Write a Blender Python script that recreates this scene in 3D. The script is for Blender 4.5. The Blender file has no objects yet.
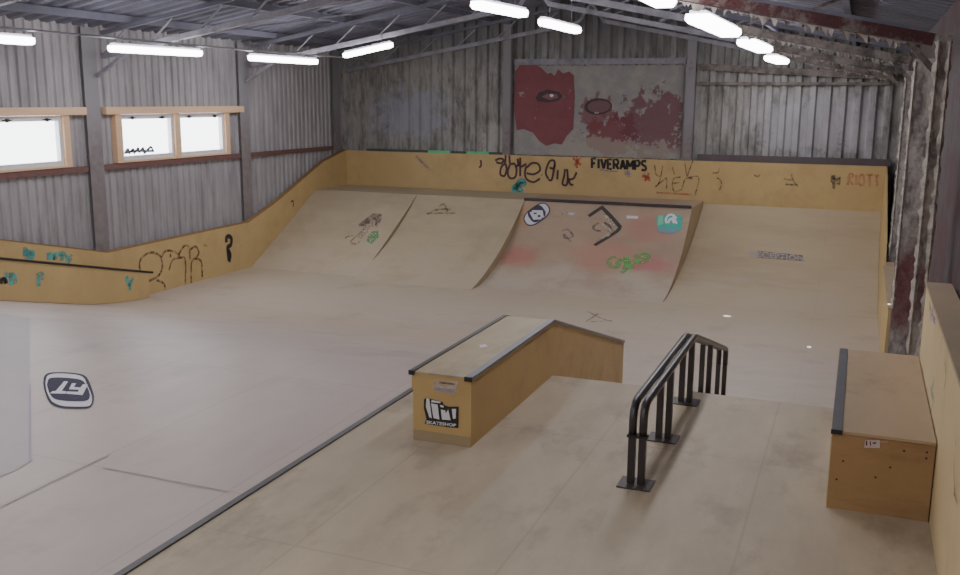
import bpy, bmesh, math, random
from math import sin, cos, radians, sqrt, pi
from mathutils import Vector, Matrix, noise
random.seed(7)
SC = bpy.context.scene
COL = SC.collection

# ------------------------------------------------------------------ camera
F_PX, PAN, PITCH, ROLL = 950.1, radians(21.61), radians(11.215), radians(.4236)
CAM = Vector((0, 0, 2.6))
fw = Vector((-sin(PAN)*cos(PITCH), cos(PAN)*cos(PITCH), -sin(PITCH)))
_r = Vector((cos(PAN), sin(PAN), 0)); _u = _r.cross(fw)
rt = _r*cos(ROLL) + _u*sin(ROLL); up = -_r*sin(ROLL) + _u*cos(ROLL)
cd = bpy.data.cameras.new('camera'); cam = bpy.data.objects.new('camera', cd); COL.objects.link(cam)
cd.sensor_width = 36; cd.lens = 36*F_PX/960; cd.clip_end = 300
cam.matrix_world = Matrix(((rt.x, up.x, -fw.x, CAM.x), (rt.y, up.y, -fw.y, CAM.y), (rt.z, up.z, -fw.z, CAM.z), (0, 0, 0, 1)))
SC.camera = cam

def ray(px, py): return fw*F_PX + rt*(px-480) - up*(py-287.5)
def hit(px, py, f):
    """first point where a surface function f(P) changes sign along the sight line"""
    d = ray(px, py).normalized(); t0 = 2.0; s0 = f(CAM+d*t0) > 0; t = t0
    while t < 45:
        t += .12
        if (f(CAM+d*t) > 0) != s0:
            a, b = t-.12, t
            for _ in range(18):
                m = (a+b)/2
                if (f(CAM+d*m) > 0) != s0: b = m
                else: a = m
            return CAM+d*b
    return CAM+d*20
def normal(f, P):
    e = 1e-3
    n = Vector((f(P+Vector((e,0,0)))-f(P-Vector((e,0,0))), f(P+Vector((0,e,0)))-f(P-Vector((0,e,0))), f(P+Vector((0,0,e)))-f(P-Vector((0,0,e))))).normalized()
    return n if n.dot(CAM-P) > 0 else -n

# ------------------------------------------------------------------ materials
def lin(c): return tuple(((v/255)/12.92 if v/255 <= .04045 else ((v/255+.055)/1.055)**2.4) for v in c)
class NT:
    def __init__(s, name):
        s.m = bpy.data.materials.new(name); s.m.use_nodes = True
        s.t = s.m.node_tree; s.b = s.t.nodes['Principled BSDF']; s.out = s.t.nodes['Material Output']
    def n(s, typ, **k):
        nd = s.t.nodes.new(typ)
        for a, v in k.items(): setattr(nd, a, v)
        return nd
    def link(s, a, b): s.t.links.new(a, b)
    def math(s, op, a, b=None, c=None):
        nd = s.n('ShaderNodeMath', operation=op)
        for i, v in enumerate((a, b, c)):
            if v is None: continue
            if isinstance(v, (int, float)): nd.inputs[i].default_value = v
            else: s.link(v, nd.inputs[i])
        return nd.outputs[0]
    def noise(s, vec, scale, detail=5, rough=.6, stretch=None):
        if stretch:
            mp = s.n('ShaderNodeMapping'); mp.inputs['Scale'].default_value = stretch; s.link(vec, mp.inputs[0]); vec = mp.outputs[0]
        nz = s.n('ShaderNodeTexNoise'); nz.inputs['Scale'].default_value = scale; nz.inputs['Detail'].default_value = detail; nz.inputs['Roughness'].default_value = rough
        s.link(vec, nz.inputs['Vector']); return nz.outputs['Fac']
    def ramp(s, fac, lo, hi):
        nd = s.n('ShaderNodeMapRange'); nd.inputs[1].default_value = lo; nd.inputs[2].default_value = hi; s.link(fac, nd.inputs[0]); return nd.outputs[0]
    def mix(s, fac, a, b, mode='MIX'):
        nd = s.n('ShaderNodeMix', data_type='RGBA', blend_type=mode)
        for i, v in ((0, fac), (6, a), (7, b)):
            if isinstance(v, (int, float)): nd.inputs[i].default_value = v
            elif isinstance(v, tuple): nd.inputs[i].default_value = (*v[:3], 1)
            else: s.link(v, nd.inputs[i])
        return nd.outputs[2]
MATS = {}
def mat(name, base, rough=.6, var=.12, scale=2.5, stretch=None, dirt=None, dirt_amt=(.5, .75), dirt_scale=1.2, dirt_stretch=None,
        seams=None, spots=(), spot_n=(2.2, 1.3, .55), bump=0., bump_scale=30, metallic=0., spec=.3, blend=None):
    if name in MATS: return MATS[name]
    N = NT(name); g = N.n('ShaderNodeNewGeometry'); P = g.outputs['Position']
    b = lin(base)
    c = N.mix(N.ramp(N.noise(P, scale, 6, .65, stretch), .3, .7), tuple(v*(1-var) for v in b), tuple(min(1, v*(1+var)) for v in b))
    c = N.mix(N.math('MULTIPLY', N.ramp(N.noise(P, .45, 3), .35, .7), .5), c, tuple(v*(1-var*.9) for v in b))
    if blend:      # blend towards another colour along a world axis: (axis, lo, hi, colour)
        sp = N.n('ShaderNodeSeparateXYZ'); N.link(P, sp.inputs[0])
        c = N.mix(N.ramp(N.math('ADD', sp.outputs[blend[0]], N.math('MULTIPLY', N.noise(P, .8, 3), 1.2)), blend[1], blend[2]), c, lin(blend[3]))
    if dirt:
        c = N.mix(N.ramp(N.noise(P, dirt_scale, 7, .7, dirt_stretch), *dirt_amt), c, lin(dirt))
    for (ctr, rad, colr, amt) in spots:
        mp = N.n('ShaderNodeMapping', vector_type='POINT'); 
        sub = N.n('ShaderNodeVectorMath', operation='SUBTRACT'); N.link(P, sub.inputs[0]); sub.inputs[1].default_value = ctr
        N.link(sub.outputs[0], mp.inputs[0]); mp.inputs['Scale'].default_value = tuple(1/v for v in rad)
        ln = N.n('ShaderNodeVectorMath', operation='LENGTH'); N.link(mp.outputs[0], ln.inputs[0])
        d = N.math('ADD', ln.outputs['Value'], N.math('MULTIPLY', N.math('SUBTRACT', N.noise(P, spot_n[0], 6, .7), .5), spot_n[1]))
        c = N.mix(N.math('MULTIPLY', N.ramp(d, 1.0, spot_n[2]), amt), c, lin(colr))
    if seams:      # thin dark butt joints between sheets: (x0, pitch_x, y0, pitch_y, strength)
        sp = N.n('ShaderNodeSeparateXYZ'); N.link(P, sp.inputs[0]); x0, px, y0, py, st = seams
        ms = []
        for o, a, p in ((0, x0, px), (1, y0, py)):
            w = N.math('WRAP', N.math('SUBTRACT', sp.outputs[o], a), p/2, -p/2)
            ms.append(N.math('LESS_THAN', N.math('ABSOLUTE', w), .008))
        c = N.mix(N.math('MULTIPLY', N.math('MAXIMUM', *ms), st), c, tuple(v*.35 for v in b))
    N.link(c, N.b.inputs['Base Color'])
    N.b.inputs['Roughness'].default_value = rough; N.b.inputs['Metallic'].default_value = metallic; N.b.inputs['Specular IOR Level'].default_value = spec
    if bump:
        bp = N.n('ShaderNodeBump'); bp.inputs['Strength'].default_value = bump; bp.inputs['Distance'].default_value = .02
        N.link(N.noise(P, bump_scale, 6, .7), bp.inputs['Height']); N.link(bp.outputs[0], N.b.inputs['Normal'])
    MATS[name] = N.m; return N.m
def paint(name, base, rough=.6, var=.1): return mat(name, base, rough, var, 9)
def worn(name, base, amount=.5, scale=7):
    """spray paint that has rubbed off in places"""
    if name in MATS: return MATS[name]
    N = NT(name); g = N.n('ShaderNodeNewGeometry'); P = g.outputs['Position']
    N.b.inputs['Base Color'].default_value = (*lin(base), 1); N.b.inputs['Roughness'].default_value = .7
    tr = N.n('ShaderNodeBsdfTransparent'); mx = N.n('ShaderNodeMixShader')
    N.link(N.math('MULTIPLY', N.ramp(N.noise(P, scale, 4), .3, .65), amount), mx.inputs[0])
    N.link(tr.outputs[0], mx.inputs[1]); N.link(N.b.outputs[0], mx.inputs[2]); N.link(mx.outputs[0], N.out.inputs[0])
    MATS[name] = N.m; return N.m
def emit(name, colr, strength):
    N = NT(name); e = N.n('ShaderNodeEmission'); e.inputs[0].default_value = (*lin(colr), 1); e.inputs[1].default_value = strength
    N.link(e.outputs[0], N.out.inputs[0]); return N.m

# ------------------------------------------------------------------ mesh helpers
WL = {}
def obj(name, bm, m, parent=None, smooth=False, kind=None, label=None):
    off = WL.get(parent.name, Vector()) if parent else Vector()
    if off.length: bmesh.ops.translate(bm, verts=bm.verts, vec=-off)
    me = bpy.data.meshes.new(name); bm.normal_update(); bm.to_mesh(me); bm.free()
    if smooth:
        for p in me.polygons: p.use_smooth = True
    me.materials.append(m)
    o = bpy.data.objects.new(name, me); COL.objects.link(o)
    if parent: o.parent = parent; WL[o.name] = off
    else: WL[o.name] = Vector()
    if kind: o['kind'] = kind
    if label: o['label'] = label
    return o
def thing(name, loc, label, cat, group=None):
    o = bpy.data.objects.new(name, None); COL.objects.link(o); o.location = loc; o.empty_display_size = .2
    WL[o.name] = Vector(loc); o['label'] = label; o['category'] = cat
    if group: o['group'] = group
    return o
def B(): return bmesh.new()
def box(bm, x0, x1, y0, y1, z0, z1, bev=0):
    vs = [bm.verts.new((x, y, z)) for x in (x0, x1) for y in (y0, y1) for z in (z0, z1)]
    fs = [bm.faces.new([vs[i] for i in q]) for q in ((0,1,3,2), (4,6,7,5), (0,4,5,1), (2,3,7,6), (0,2,6,4), (1,5,7,3))]
    if bev:
        es = {e for f in fs for e in f.edges}
        bmesh.ops.bevel(bm, geom=list(es), offset=bev, segments=2, affect='EDGES', clamp_overlap=True)
    return bm
def prism(bm, prof, x0, x1):          # closed (y, z) outline swept along x
    a = [bm.verts.new((x0, y, z)) for y, z in prof]; b = [bm.verts.new((x1, y, z)) for y, z in prof]; n = len(prof)
    bm.faces.new(a); bm.faces.new(b[::-1])
    for i in range(n): bm.faces.new((a[i], b[i], b[(i+1) % n], a[(i+1) % n]))
    bmesh.ops.recalc_face_normals(bm, faces=bm.faces); return bm
def strip(bm, prof, x0, x1, thick=.02):   # open (y, z) line swept along x with a thickness downwards
    top = prof; bot = [(y, z-thick) for y, z in prof][::-1]
    return prism(bm, top+bot, x0, x1)
def tube(bm, pts, r, n=10, square=False):
    pts = [Vector(p) for p in pts]; rings = []
    for i, p in enumerate(pts):
        t = (pts[min(i+1, len(pts)-1)]-pts[max(i-1, 0)]).normalized()
        a = t.cross(Vector((1, 0, 0)) if abs(t.x) < .9 else Vector((0, 1, 0))).normalized(); b = t.cross(a)
        k = 1
        if 0 < i < len(pts)-1:
            k = 1/max(.5, cos((pts[i]-pts[i-1]).angle(pts[i+1]-pts[i])/2))
        rings.append([bm.verts.new(p + (a*cos(2*pi*j/n+(pi/4 if square else 0)) + b*sin(2*pi*j/n+(pi/4 if square else 0)))*r) for j in range(n)])
    for q, s in zip(rings, rings[1:]):
        for j in range(n): bm.faces.new((q[j], q[(j+1) % n], s[(j+1) % n], s[j]))
    bm.faces.new(rings[0][::-1]); bm.faces.new(rings[-1]); return bm
def bar(bm, p, q, w, h):              # rectangular bar between two points, w across, h in the other direction
    p, q = Vector(p), Vector(q); t = (q-p).normalized()
    s = t.cross(Vector((0, 0, 1))) if abs(t.z) < .95 else Vector((1, 0, 0)); s.normalize(); v = s.cross(t)
    vs = [bm.verts.new(e + s*a*w/2 + v*b*h/2) for e in (p, q) for a, b in ((-1,-1), (1,-1), (1,1), (-1,1))]
    bm.faces.new(vs[:4][::-1]); bm.faces.new(vs[4:])
    for j in range(4): bm.faces.new((vs[j], vs[(j+1) % 4], vs[4+(j+1) % 4], vs[4+j]))
    return bm
def smooth_line(p, k=5):
    if len(p) < 3: return p
    out = []
    for i in range(len(p)-1):
        p0, p1, p2, p3 = p[max(i-1, 0)], p[i], p[i+1], p[min(i+2, len(p)-1)]
        for j in range(k):
            t = j/k
            out.append(tuple(.5*((2*p1[a]) + (-p0[a]+p2[a])*t + (2*p0[a]-5*p1[a]+4*p2[a]-p3[a])*t*t + (-p0[a]+3*p1[a]-3*p2[a]+p3[a])*t**3) for a in (0, 1)))
    return out + [p[-1]]
# marks that lie on a surface: brush strokes, filled shapes, lettering
LIFT = .006
def strokes(name, lines, w, f, m, parent, label=None, curved=True, lift=LIFT):
    bm = B()
    for ln in lines:
        pts = [hit(x, y, f) for x, y in (smooth_line(ln) if curved else ln)]
        L, R = [], []
        for i, p in enumerate(pts):
            n = normal(f, p); t = (pts[min(i+1, len(pts)-1)]-pts[max(i-1, 0)])
            if t.length < 1e-6: t = Vector((1, 0, 0))
            s = t.normalized().cross(n).normalized()*w/2
            L.append(bm.verts.new(p+s+n*lift)); R.append(bm.verts.new(p-s+n*lift))
        for i in range(len(pts)-1): bm.faces.new((L[i], R[i], R[i+1], L[i+1]))
    return obj(name, bm, m, parent, label=label)
def fill2d(bm, polys, cuts=0):
    for p in polys:
        vs = [bm.verts.new((x, -y, 0)) for x, y in p]
        es = [bm.edges.new((vs[i], vs[(i+1) % len(vs)])) for i in range(len(vs))]
        bmesh.ops.triangle_fill(bm, edges=es, use_beauty=True)
    if cuts: bmesh.ops.subdivide_edges(bm, edges=bm.edges[:], cuts=cuts, use_grid_fill=True)
def lay(bm, f, lift):
    for v in bm.verts:
        p = hit(v.co.x, -v.co.y, f); v.co = p + normal(f, p)*lift
def patch(name, polys, f, m, parent, label=None, lift=LIFT, cuts=0):
    bm = B(); fill2d(bm, polys, cuts); lay(bm, f, lift); return obj(name, bm, m, parent, label=label)
def ell(cx, cy, rx, ry, rot=0, n=28, p=2.0, a0=0, a1=360):
    out = []
    for i in range(n):
        a = radians(a0+(a1-a0)*i/(n if a1-a0 == 360 else n-1)); c, s = cos(a), sin(a)
        x = rx*math.copysign(abs(c)**(2/p), c); y = ry*math.copysign(abs(s)**(2/p), s); q = radians(rot)
        out.append((cx+x*cos(q)-y*sin(q), cy+x*sin(q)+y*cos(q)))
    return out
def lettering(name, body, quad, f, m, parent, bold=0., label=None, lift=LIFT):
    """text laid into the four image corners tl, tr, br, bl of a surface"""
    cu = bpy.data.curves.new('letters', 'FONT'); cu.body = body; cu.offset = bold; cu.resolution_u = 3
    to = bpy.data.objects.new('letters', cu); COL.objects.link(to); bpy.context.view_layer.update()
    me = bpy.data.meshes.new_from_object(to.evaluated_get(bpy.context.evaluated_depsgraph_get()))
    bpy.data.objects.remove(to); bm = B(); bm.from_mesh(me); bpy.data.meshes.remove(me)
    xs = [v.co.x for v in bm.verts]; ys = [v.co.y for v in bm.verts]; x0, x1, y0, y1 = min(xs), max(xs), min(ys), max(ys)
    tl, tr, br, bl = quad
    for v in bm.verts:
        u = (v.co.x-x0)/(x1-x0); w = (v.co.y-y0)/(y1-y0)
        t = [tl[i]*(1-u)+tr[i]*u for i in (0, 1)]; b = [bl[i]*(1-u)+br[i]*u for i in (0, 1)]
        v.co = Vector((b[0]*(1-w)+t[0]*w, -(b[1]*(1-w)+t[1]*w), 0))
    lay(bm, f, lift); return obj(name, bm, m, parent, label=label)

# ------------------------------------------------------------------ dimensions
XL, XR = -12.72, .52          # faces of the plywood barriers
XW, XV = -12.95, .80          # left / right wall sheets
D = -1.2                      # lower floor
YE = 8.44                     # far edge of the raised deck
YF, YB = 22.35, 22.55         # back barrier face, back wall sheet
YC, ZC = 20.75, .33           # lip of the ramps
XS = -3.63                    # steel strip between the two decks
YN = -6.0
def arc(y0, z0, y1, z1, bend, n=14):
    """concave line from (y0,z0) to (y1,z1); bend 0 = straight, 1 = tangent to the floor at the foot"""
    run, rise = y1-y0, z1-z0
    ch = math.atan2(rise, run); half = ch*bend
    if half < 1e-3: return [(y0+run*i/n, z0+rise*i/n) for i in range(n+1)]
    c = sqrt(run*run+rise*rise); R = c/(2*sin(half)); a0 = ch-half; out = []
    for i in range(n+1):
        a = a0+2*half*i/n
        out.append((y0 + R*(sin(a)-sin(a0)), z0 - R*(cos(a)-cos(a0))))
    return out
def prof_h(prof, y):
    if y <= prof[0][0]: return prof[0][1]
    for (a, b), (c, d) in zip(prof, prof[1:]):
        if y <= c: return b+(d-b)*(y-a)/(c-a) if c > a else d
    return prof[-1][1]
P1 = arc(17.9, D, YC, ZC, .06)+[(YF-.002, ZC)]
P2 = arc(17.5, D, YC, ZC, .48)+[(YF-.002, ZC)]
P3 = arc(17.8, D, YC, ZC, .76)+[(YF-.002, ZC)]
P4 = arc(17.95, D, YF, .26, .66, 18)
X12, X23, X34 = -9.87, -7.13, -3.30
f_deck = lambda p: p.z
f_floor = lambda p: p.z-D
f_back = lambda p: p.y-YF
f_left = lambda p: p.x-XL
f_r1 = lambda p: p.z-prof_h(P1, p.y)
f_r2 = lambda p: p.z-prof_h(P2, p.y)
f_r3 = lambda p: p.z-prof_h(P3, p.y)
f_r4 = lambda p: p.z-prof_h(P4, p.y)

# ------------------------------------------------------------------ materials in use
TAN, GREY, OCHRE = (172, 156, 132), (173, 163, 156), (186, 158, 104)
SCUFF = (112, 96, 82)
m_deck = mat('deck_plywood', TAN, .55, .17, 3, (1, .35, 1), SCUFF, (.52, .80), 1.9, (1, .5, 1), (-2.93, 1.22, 4.45, 2.44, .22))
m_side = mat('worn_grey_plywood', (170, 153, 144), .42, .09, 3, (1, .35, 1), (128, 116, 112), (.55, .85), .9, None, (-3.78, 1.22, 4.96, 2.44, .22), spec=.45)
m_floor = mat('lower_floor_plywood', (176, 162, 148), .45, .10, 3, (.35, 1, 1), (136, 120, 106), (.55, .85), .9, None, (-3.0, 2.44, 14.0, 1.22, .12), spec=.4, blend=(1, 14.5, 18.0, (174, 159, 136)))
m_bank = mat('bank_plywood', (176, 162, 140), .5, .10, 3, (1, .4, 1), (140, 122, 104), (.55, .85), 1.1)
m_ramp = mat('ramp_plywood', (172, 156, 128), .5, .10, 2.2, (.5, 1, 1), (150, 134, 110), (.5, .8), .8, None, (-3.0, 2.44, 18, 1.22, .10), blend=(2, .05, -.5, (174, 159, 136)))
m_ramp4 = mat('ramp_plywood_tan', (174, 156, 126), .5, .10, 2.2, (.3, 1, 1), (150, 128, 100), (.5, .8), .8, (.3, 1, 1), (-3.0, 2.44, 18, 1.22, .12), blend=(2, -.1, -.5, (174, 159, 136)))
m_ramp3 = mat('sprayed_ramp_plywood', (164, 142, 120), .5, .10, 2.2, (.6, 1, 1), (146, 122, 104), (.45, .8), .9, None, (-3.0, 2.44, 18, 1.22, .12), blend=(2, -.1, -.5, (176, 162, 144)),
              spots=[((-6.75, 19.3, -.75), (.55, .6, .4), (170, 96, 86), .55), ((-3.9, 19.3, -.6), (.7, .35, .4), (170, 84, 96), .6), ((-4.1, 20.3, -.1), (.7, .6, .5), (168, 108, 98), .5),
                     ((-4.9, 19.4, -.6), (.9, .8, .5), (178, 120, 106), .5), ((-7.0, 20.4, 0), (.3, .5, .4), (170, 120, 60), .4)])
m_ramp_side = mat('ramp_side_plywood', (152, 132, 100), .6, .15, 4)
m_ochre = mat('ochre_plywood', OCHRE, .5, .10, 2, (1, 1, 1), (160, 130, 80), (.52, .8), 1.1)
m_ochre_r = mat('pale_ochre_plywood', (206, 182, 134), .5, .10, 3, (1, .4, 1), (176, 146, 98), (.55, .8), 1.4)
m_ledge = mat('ledge_plywood', (186, 154, 98), .5, .12, 3, (1, 1, .5), (146, 112, 64), (.52, .8), 1.5)
m_ledge_top = mat('ledge_top_plywood', (172, 154, 120), .45, .14, 3, (1, .25, 1), (112, 98, 80), (.5, .78), 1.6, (1, .35, 1))
m_box = mat('box_plywood', (158, 124, 82), .55, .12, 3, (.4, 1, 1), (116, 84, 54), (.5, .8), 2.2, (.5, 1, 1.5))
m_box_top = mat('box_top_plywood', (172, 148, 116), .5, .12, 3, (1, .3, 1), (128, 106, 82), (.52, .8), 1.6)
m_cap = mat('grey_cap_board', (158, 138, 112), .6, .12, 3)
m_steel = mat('dark_steel', (62, 60, 62), .38, .25, 8, metallic=.6, spec=.5)
m_steel_edge = mat('scraped_steel_edge', (104, 104, 108), .35, .2, 6, metallic=.5, spec=.5)
m_black = paint('black_paint', (26, 24, 26), .5)
m_railm = mat('black_painted_steel', (38, 34, 36), .34, .3, 9, metallic=.3, spec=.6)
m_plate = mat('base_plate_steel', (66, 58, 56), .5, .2, 9, metallic=.3)
m_lwall = mat('corrugated_wall_grey', (150, 146, 148), .6, .2, 3, (1, 2.5, .5), (112, 108, 110), (.45, .72), 1.4, (1, 3, .45))
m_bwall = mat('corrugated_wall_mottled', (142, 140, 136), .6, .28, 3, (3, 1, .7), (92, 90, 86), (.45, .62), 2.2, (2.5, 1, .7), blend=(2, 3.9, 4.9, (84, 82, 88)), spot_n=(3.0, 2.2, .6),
              spots=[((-10.9, YB, 2.2), (1.3, .6, .7), (150, 150, 166), .6), ((-1.2, YB, 2.1), (1.3, .6, .9), (170, 168, 176), .5), ((-8.6, YB, 1.6), (.4, .6, .5), (170, 168, 160), .6), ((0, YB, 2.2), (.5, .6, .8), (170, 168, 176), .45)])
m_rwall = mat('flaking_red_wall', (58, 52, 53), .85, .25, 4, None, (56, 25, 29), (.47, .53), 1.5, (1, 1, 1), spots=[((XV, 7.6, 1.9), (.5, 1.4, .7), (66, 20, 27), .9)])
m_roof = mat('dark_roof_sheet', (92, 92, 104), .8, .2, 2, (1, .4, 1), (66, 66, 78), (.45, .7), .8)
m_tr = mat('dusty_grey_steel', (136, 134, 142), .85, .2, 5, None, (100, 98, 106), (.45, .7), 3, bump=.4)
m_tr_dust = mat('dust_caked_steel', (118, 110, 104), .95, .3, 6, None, (62, 56, 54), (.42, .62), 4, bump=1., bump_scale=24)
m_tr_red = mat('dusty_red_steel', (68, 34, 35), .8, .25, 5, None, (104, 94, 88), (.48, .6), 3.5, bump=.8)
m_col = mat('column_grey', (120, 114, 116), .8, .18, 4, None, (120, 70, 66), (.62, .75), 2.0, bump=.3)
m_col_red = mat('column_flaking_red', (116, 108, 108), .8, .32, 7, None, (122, 66, 64), (.60, .66), 1.9, (1, 1, .5), blend=(2, 2.3, 2.9, (120, 118, 122)))
m_col_dirt = mat('dust_caked_column', (172, 164, 156), .95, .25, 6, None, (92, 84, 82), (.44, .62), 5, (1, 1, .6), bump=1., bump_scale=22, spots=[((.7, 13.3, .1), (.4, .6, .8), (92, 40, 42), .8), ((.6, 9.1, 1.0), (.3, .4, .3), (104, 46, 46), .5)])
m_pine = mat('bare_pine', (216, 178, 140), .6, .08, 4, (1, .3, 3))
m_sash = paint('white_sash_paint', (212, 210, 216), .5)
m_girt = mat('stained_timber', (96, 66, 60), .8, .25, 5)
m_mural = mat('grey_painted_sheet', (132, 130, 128), .75, .12, 3, None, (150, 144, 132), (.5, .75), 3, spot_n=(3.6, 3.4, .86),
              spots=[((-5.5, YB-.1, 1.75), (.7, .5, .5), (104, 48, 54), .9), ((-5.9, YB-.1, 2.3), (.4, .5, .4), (104, 52, 58), .8), ((-4.55, YB-.1, 2.0), (.8, .5, .8), (92, 48, 56), .85), ((-5.6, YB-.1, 1.4), (1.6, .5, .3), (150, 142, 130), .6)])
m_murred = mat('dull_red_paint', (110, 56, 62), .7, .16, 3, None, (130, 124, 116), (.63, .66), 2.6)
m_white = paint('white_sticker', (224, 222, 226), .5, .04)
m_teal = worn('teal_spray', (76, 164, 156), 1.4, 9)
m_tealfull = paint('teal_sticker', (64, 168, 146), .5)
m_green = worn('green_spray', (96, 178, 88), .8, 6)
m_greentape = paint('green_tape', (86, 196, 130), .5)
m_purple = paint('dark_purple_spray', (66, 40, 44), .7)
m_brown = worn('thin_brown_spray', (78, 48, 34), .85, 12)
m_redspray = worn('red_spray', (206, 74, 58), .75, 8)
m_lav = worn('lavender_spray', (150, 140, 170), .75, 8)
m_greyink = worn('faded_dark_spray', (70, 64, 62), .75, 9)
m_conduit = mat('conduit_grey', (150, 150, 158), .5, .1, 6)
m_housing = paint('lamp_housing_white', (190, 190, 196), .5)
m_lamp = emit('fluorescent_glow', (252, 249, 255), 54)
m_sky_out = None
def glass():
    N = NT('window_glass'); tr = N.n('ShaderNodeBsdfTransparent'); gl = N.n('ShaderNodeBsdfGlossy'); gl.inputs['Roughness'].default_value = .05
    mx = N.n('ShaderNodeMixShader'); mx.inputs[0].default_value = .06
    N.link(tr.outputs[0], mx.inputs[1]); N.link(gl.outputs[0], mx.inputs[2]); N.link(mx.outputs[0], N.out.inputs[0]); return N.m
m_glass = glass()

# ------------------------------------------------------------------ shell
def corr_prof(a0, a1, pitch, depth):
    """trapezoid corrugation: list of (along, out)"""
    out = []; a = a0
    while a < a1:
        for da, o in ((0, 0), (.30, 0), (.42, 1), (.80, 1), (.92, 0)):
            if a+da*pitch < a1: out.append((a+da*pitch, o*depth))
        a += pitch
    out.append((a1, 0)); return out
def corr_sheet(bm, prof, z0, z1, place, sub=1):
    zf = z1 if callable(z1) else (lambda a: z1); zb = z0 if callable(z0) else (lambda a: z0)
    A = [bm.verts.new(place(a, o, zb(a))) for a, o in prof]; C = [bm.verts.new(place(a, o, zf(a))) for a, o in prof]
    for i in range(len(prof)-1): bm.faces.new((A[i], A[i+1], C[i+1], C[i]))
RX = -6.1
def chord(x): return 3.25+.172*(x+12.9) if x < RX else 3.08+.204*(.7-x)
def roof(x): return chord(x)+.62
W1, W2, WZ = (9.55, 12.95), (14.06, 17.5), (1.38, 2.28)
FULL = corr_prof(YN-.1, YB+.1, .19, .035)
def clip(prof, a, b):
    def at_(v):
        for (p, o), (q, r) in zip(prof, prof[1:]):
            if p <= v <= q: return (v, o+(r-o)*(v-p)/(q-p) if q > p else o)
        return (v, 0)
    return [at_(a)]+[t for t in prof if a < t[0] < b]+[at_(b)]
bm = B(); pl = lambda a, o, z: Vector((XW+o, a, z)); zt = roof(XW)+.1
for y0, y1, z0, z1 in ((YN-.1, YB+.1, -1.4, WZ[0]), (YN-.1, YB+.1, WZ[1], zt), (YN-.1, W1[0], WZ[0], WZ[1]), (W1[1], W2[0], WZ[0], WZ[1]), (W2[1], YB+.1, WZ[0], WZ[1])):
    corr_sheet(bm, clip(FULL, y0, y1), z0, z1, pl)
wall_left = obj('wall_left', bm, m_lwall, kind='structure')
bm = B(); pl = lambda a, o, z: Vector((a, YB-o, z))
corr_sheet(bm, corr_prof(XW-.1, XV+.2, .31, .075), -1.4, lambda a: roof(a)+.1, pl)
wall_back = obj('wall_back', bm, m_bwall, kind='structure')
bm = B(); box(bm, XV, XV+.05, YN-.1, YB+.1, -1.4, roof(XV)+.1)
wall_right = obj('wall_right', bm, m_rwall, kind='structure')
bm = B(); box(bm, XW-.1, XV+.1, YN-.05, YN, -1.4, roof(RX)+.2)
obj('wall_front', bm, m_lwall, kind='structure')
bm = B()
pl = lambda a, o, z: None
for xa, xb in ((XW-.1, RX), (RX, XV+.15)):
    prof = corr_prof(YN-.1, YB+.15, .35, .05)
    A = [bm.verts.new((xa, a, roof(xa)-o)) for a, o in prof]; C = [bm.verts.new((xb, a, roof(xb)-o)) for a, o in prof]
    for i in range(len(prof)-1): bm.faces.new((A[i], C[i], C[i+1], A[i+1]))
ceiling = obj('ceiling', bm, m_roof, kind='structure')
for k, x in enumerate((-12.0, -10.3, -8.6, -6.9, -5.3, -3.6, -1.9, -.3)):
    bm = B(); box(bm, x-.04, x+.04, YN, YB-.06, roof(x)-.17, roof(x)-.055)
    obj('trim_%d' % (k+1), bm, m_roof, kind='structure', label='roof purlin')
# lower floor
bm = B(); box(bm, XW+.03, XV-.01, YE-.6, YB-.06, D-.06, D)
floor = obj('floor', bm, m_floor, kind='structure')

# timber rails along the left wall
bm = B(); box(bm, XW+.036, XW+.09, YN, YB-.2, 1.27, 1.37); obj('trim_9', bm, m_girt, kind='structure')
# upper rails of the end wall
bm = B(); box(bm, -8.0, -3.85, YB-.2, YB-.085, 3.42, 3.56); obj('trim_10', bm, m_tr, kind='structure')
bm = B(); bar(bm, (-3.6, YB-.15, 3.36), (.6, YB-.15, 3.12), .12, .14); obj('trim_11', bm, m_tr_dust, kind='structure')
bm = B(); box(bm, -3.6, .45, YB-.14, YB-.08, 2.95, 3.02); obj('trim_12', bm, m_tr_dust, kind='structure')

# ------------------------------------------------------------------ windows
def window(n, y0, y1, hd0, hd1, graffiti):
    x = XW
    bm = B(); box(bm, x+.04, x+.16, hd0, hd1, 2.275, 2.41, .006)
    w = obj('window_%d' % n, bm, m_pine, kind='structure')
    ym = (y0+y1)/2
    bm = B()
    for a, b in ((y0, y0+.15), (ym-.07, ym+.09), (y1-.14, y1)): box(bm, x-.05, x+.12, a, b, WZ[0], 2.274, .004)
    box(bm, x-.05, x+.11, y0+.15, y1-.14, WZ[0], WZ[0]+.035)
    obj('window_frame', bm, m_pine, w)
    for a, b in ((y0+.15, ym-.07), (ym+.09, y1-.14)):
        bm = B(); za, zb = WZ[0]+.035, 2.27; s = .07
        box(bm, x-.02, x+.07, a, b, za, za+.08); box(bm, x-.02, x+.07, a, b, zb-.09, zb)
        box(bm, x-.02, x+.07, a, a+s, za+.08, zb-.09); box(bm, x-.02, x+.07, b-s, b, za+.08, zb-.09)
        sash = obj('sash', bm, m_sash, w, label='white inner sash')
        bm = B(); box(bm, x+.01, x+.018, a+s, b-s, za+.08, zb-.09); obj('pane', bm, m_glass, sash)
        bm = B()
        for q in (.22, .78):
            box(bm, x+.07, x+.085, a+(b-a)*q-.09, a+(b-a)*q+.09, zb-.085, zb-.055); box(bm, x+.07, x+.1, a+(b-a)*q-.025, a+(b-a)*q+.025, zb-.1, zb-.04)
        obj('hinge', bm, m_black, sash)
    return w
window(1, W1[0], W1[1], 9.2, 13.33, False)
w2 = window(2, W2[0], W2[1], 13.8, 18.0, True)
f_pane = lambda p: p.x-(XW+.022)
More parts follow.
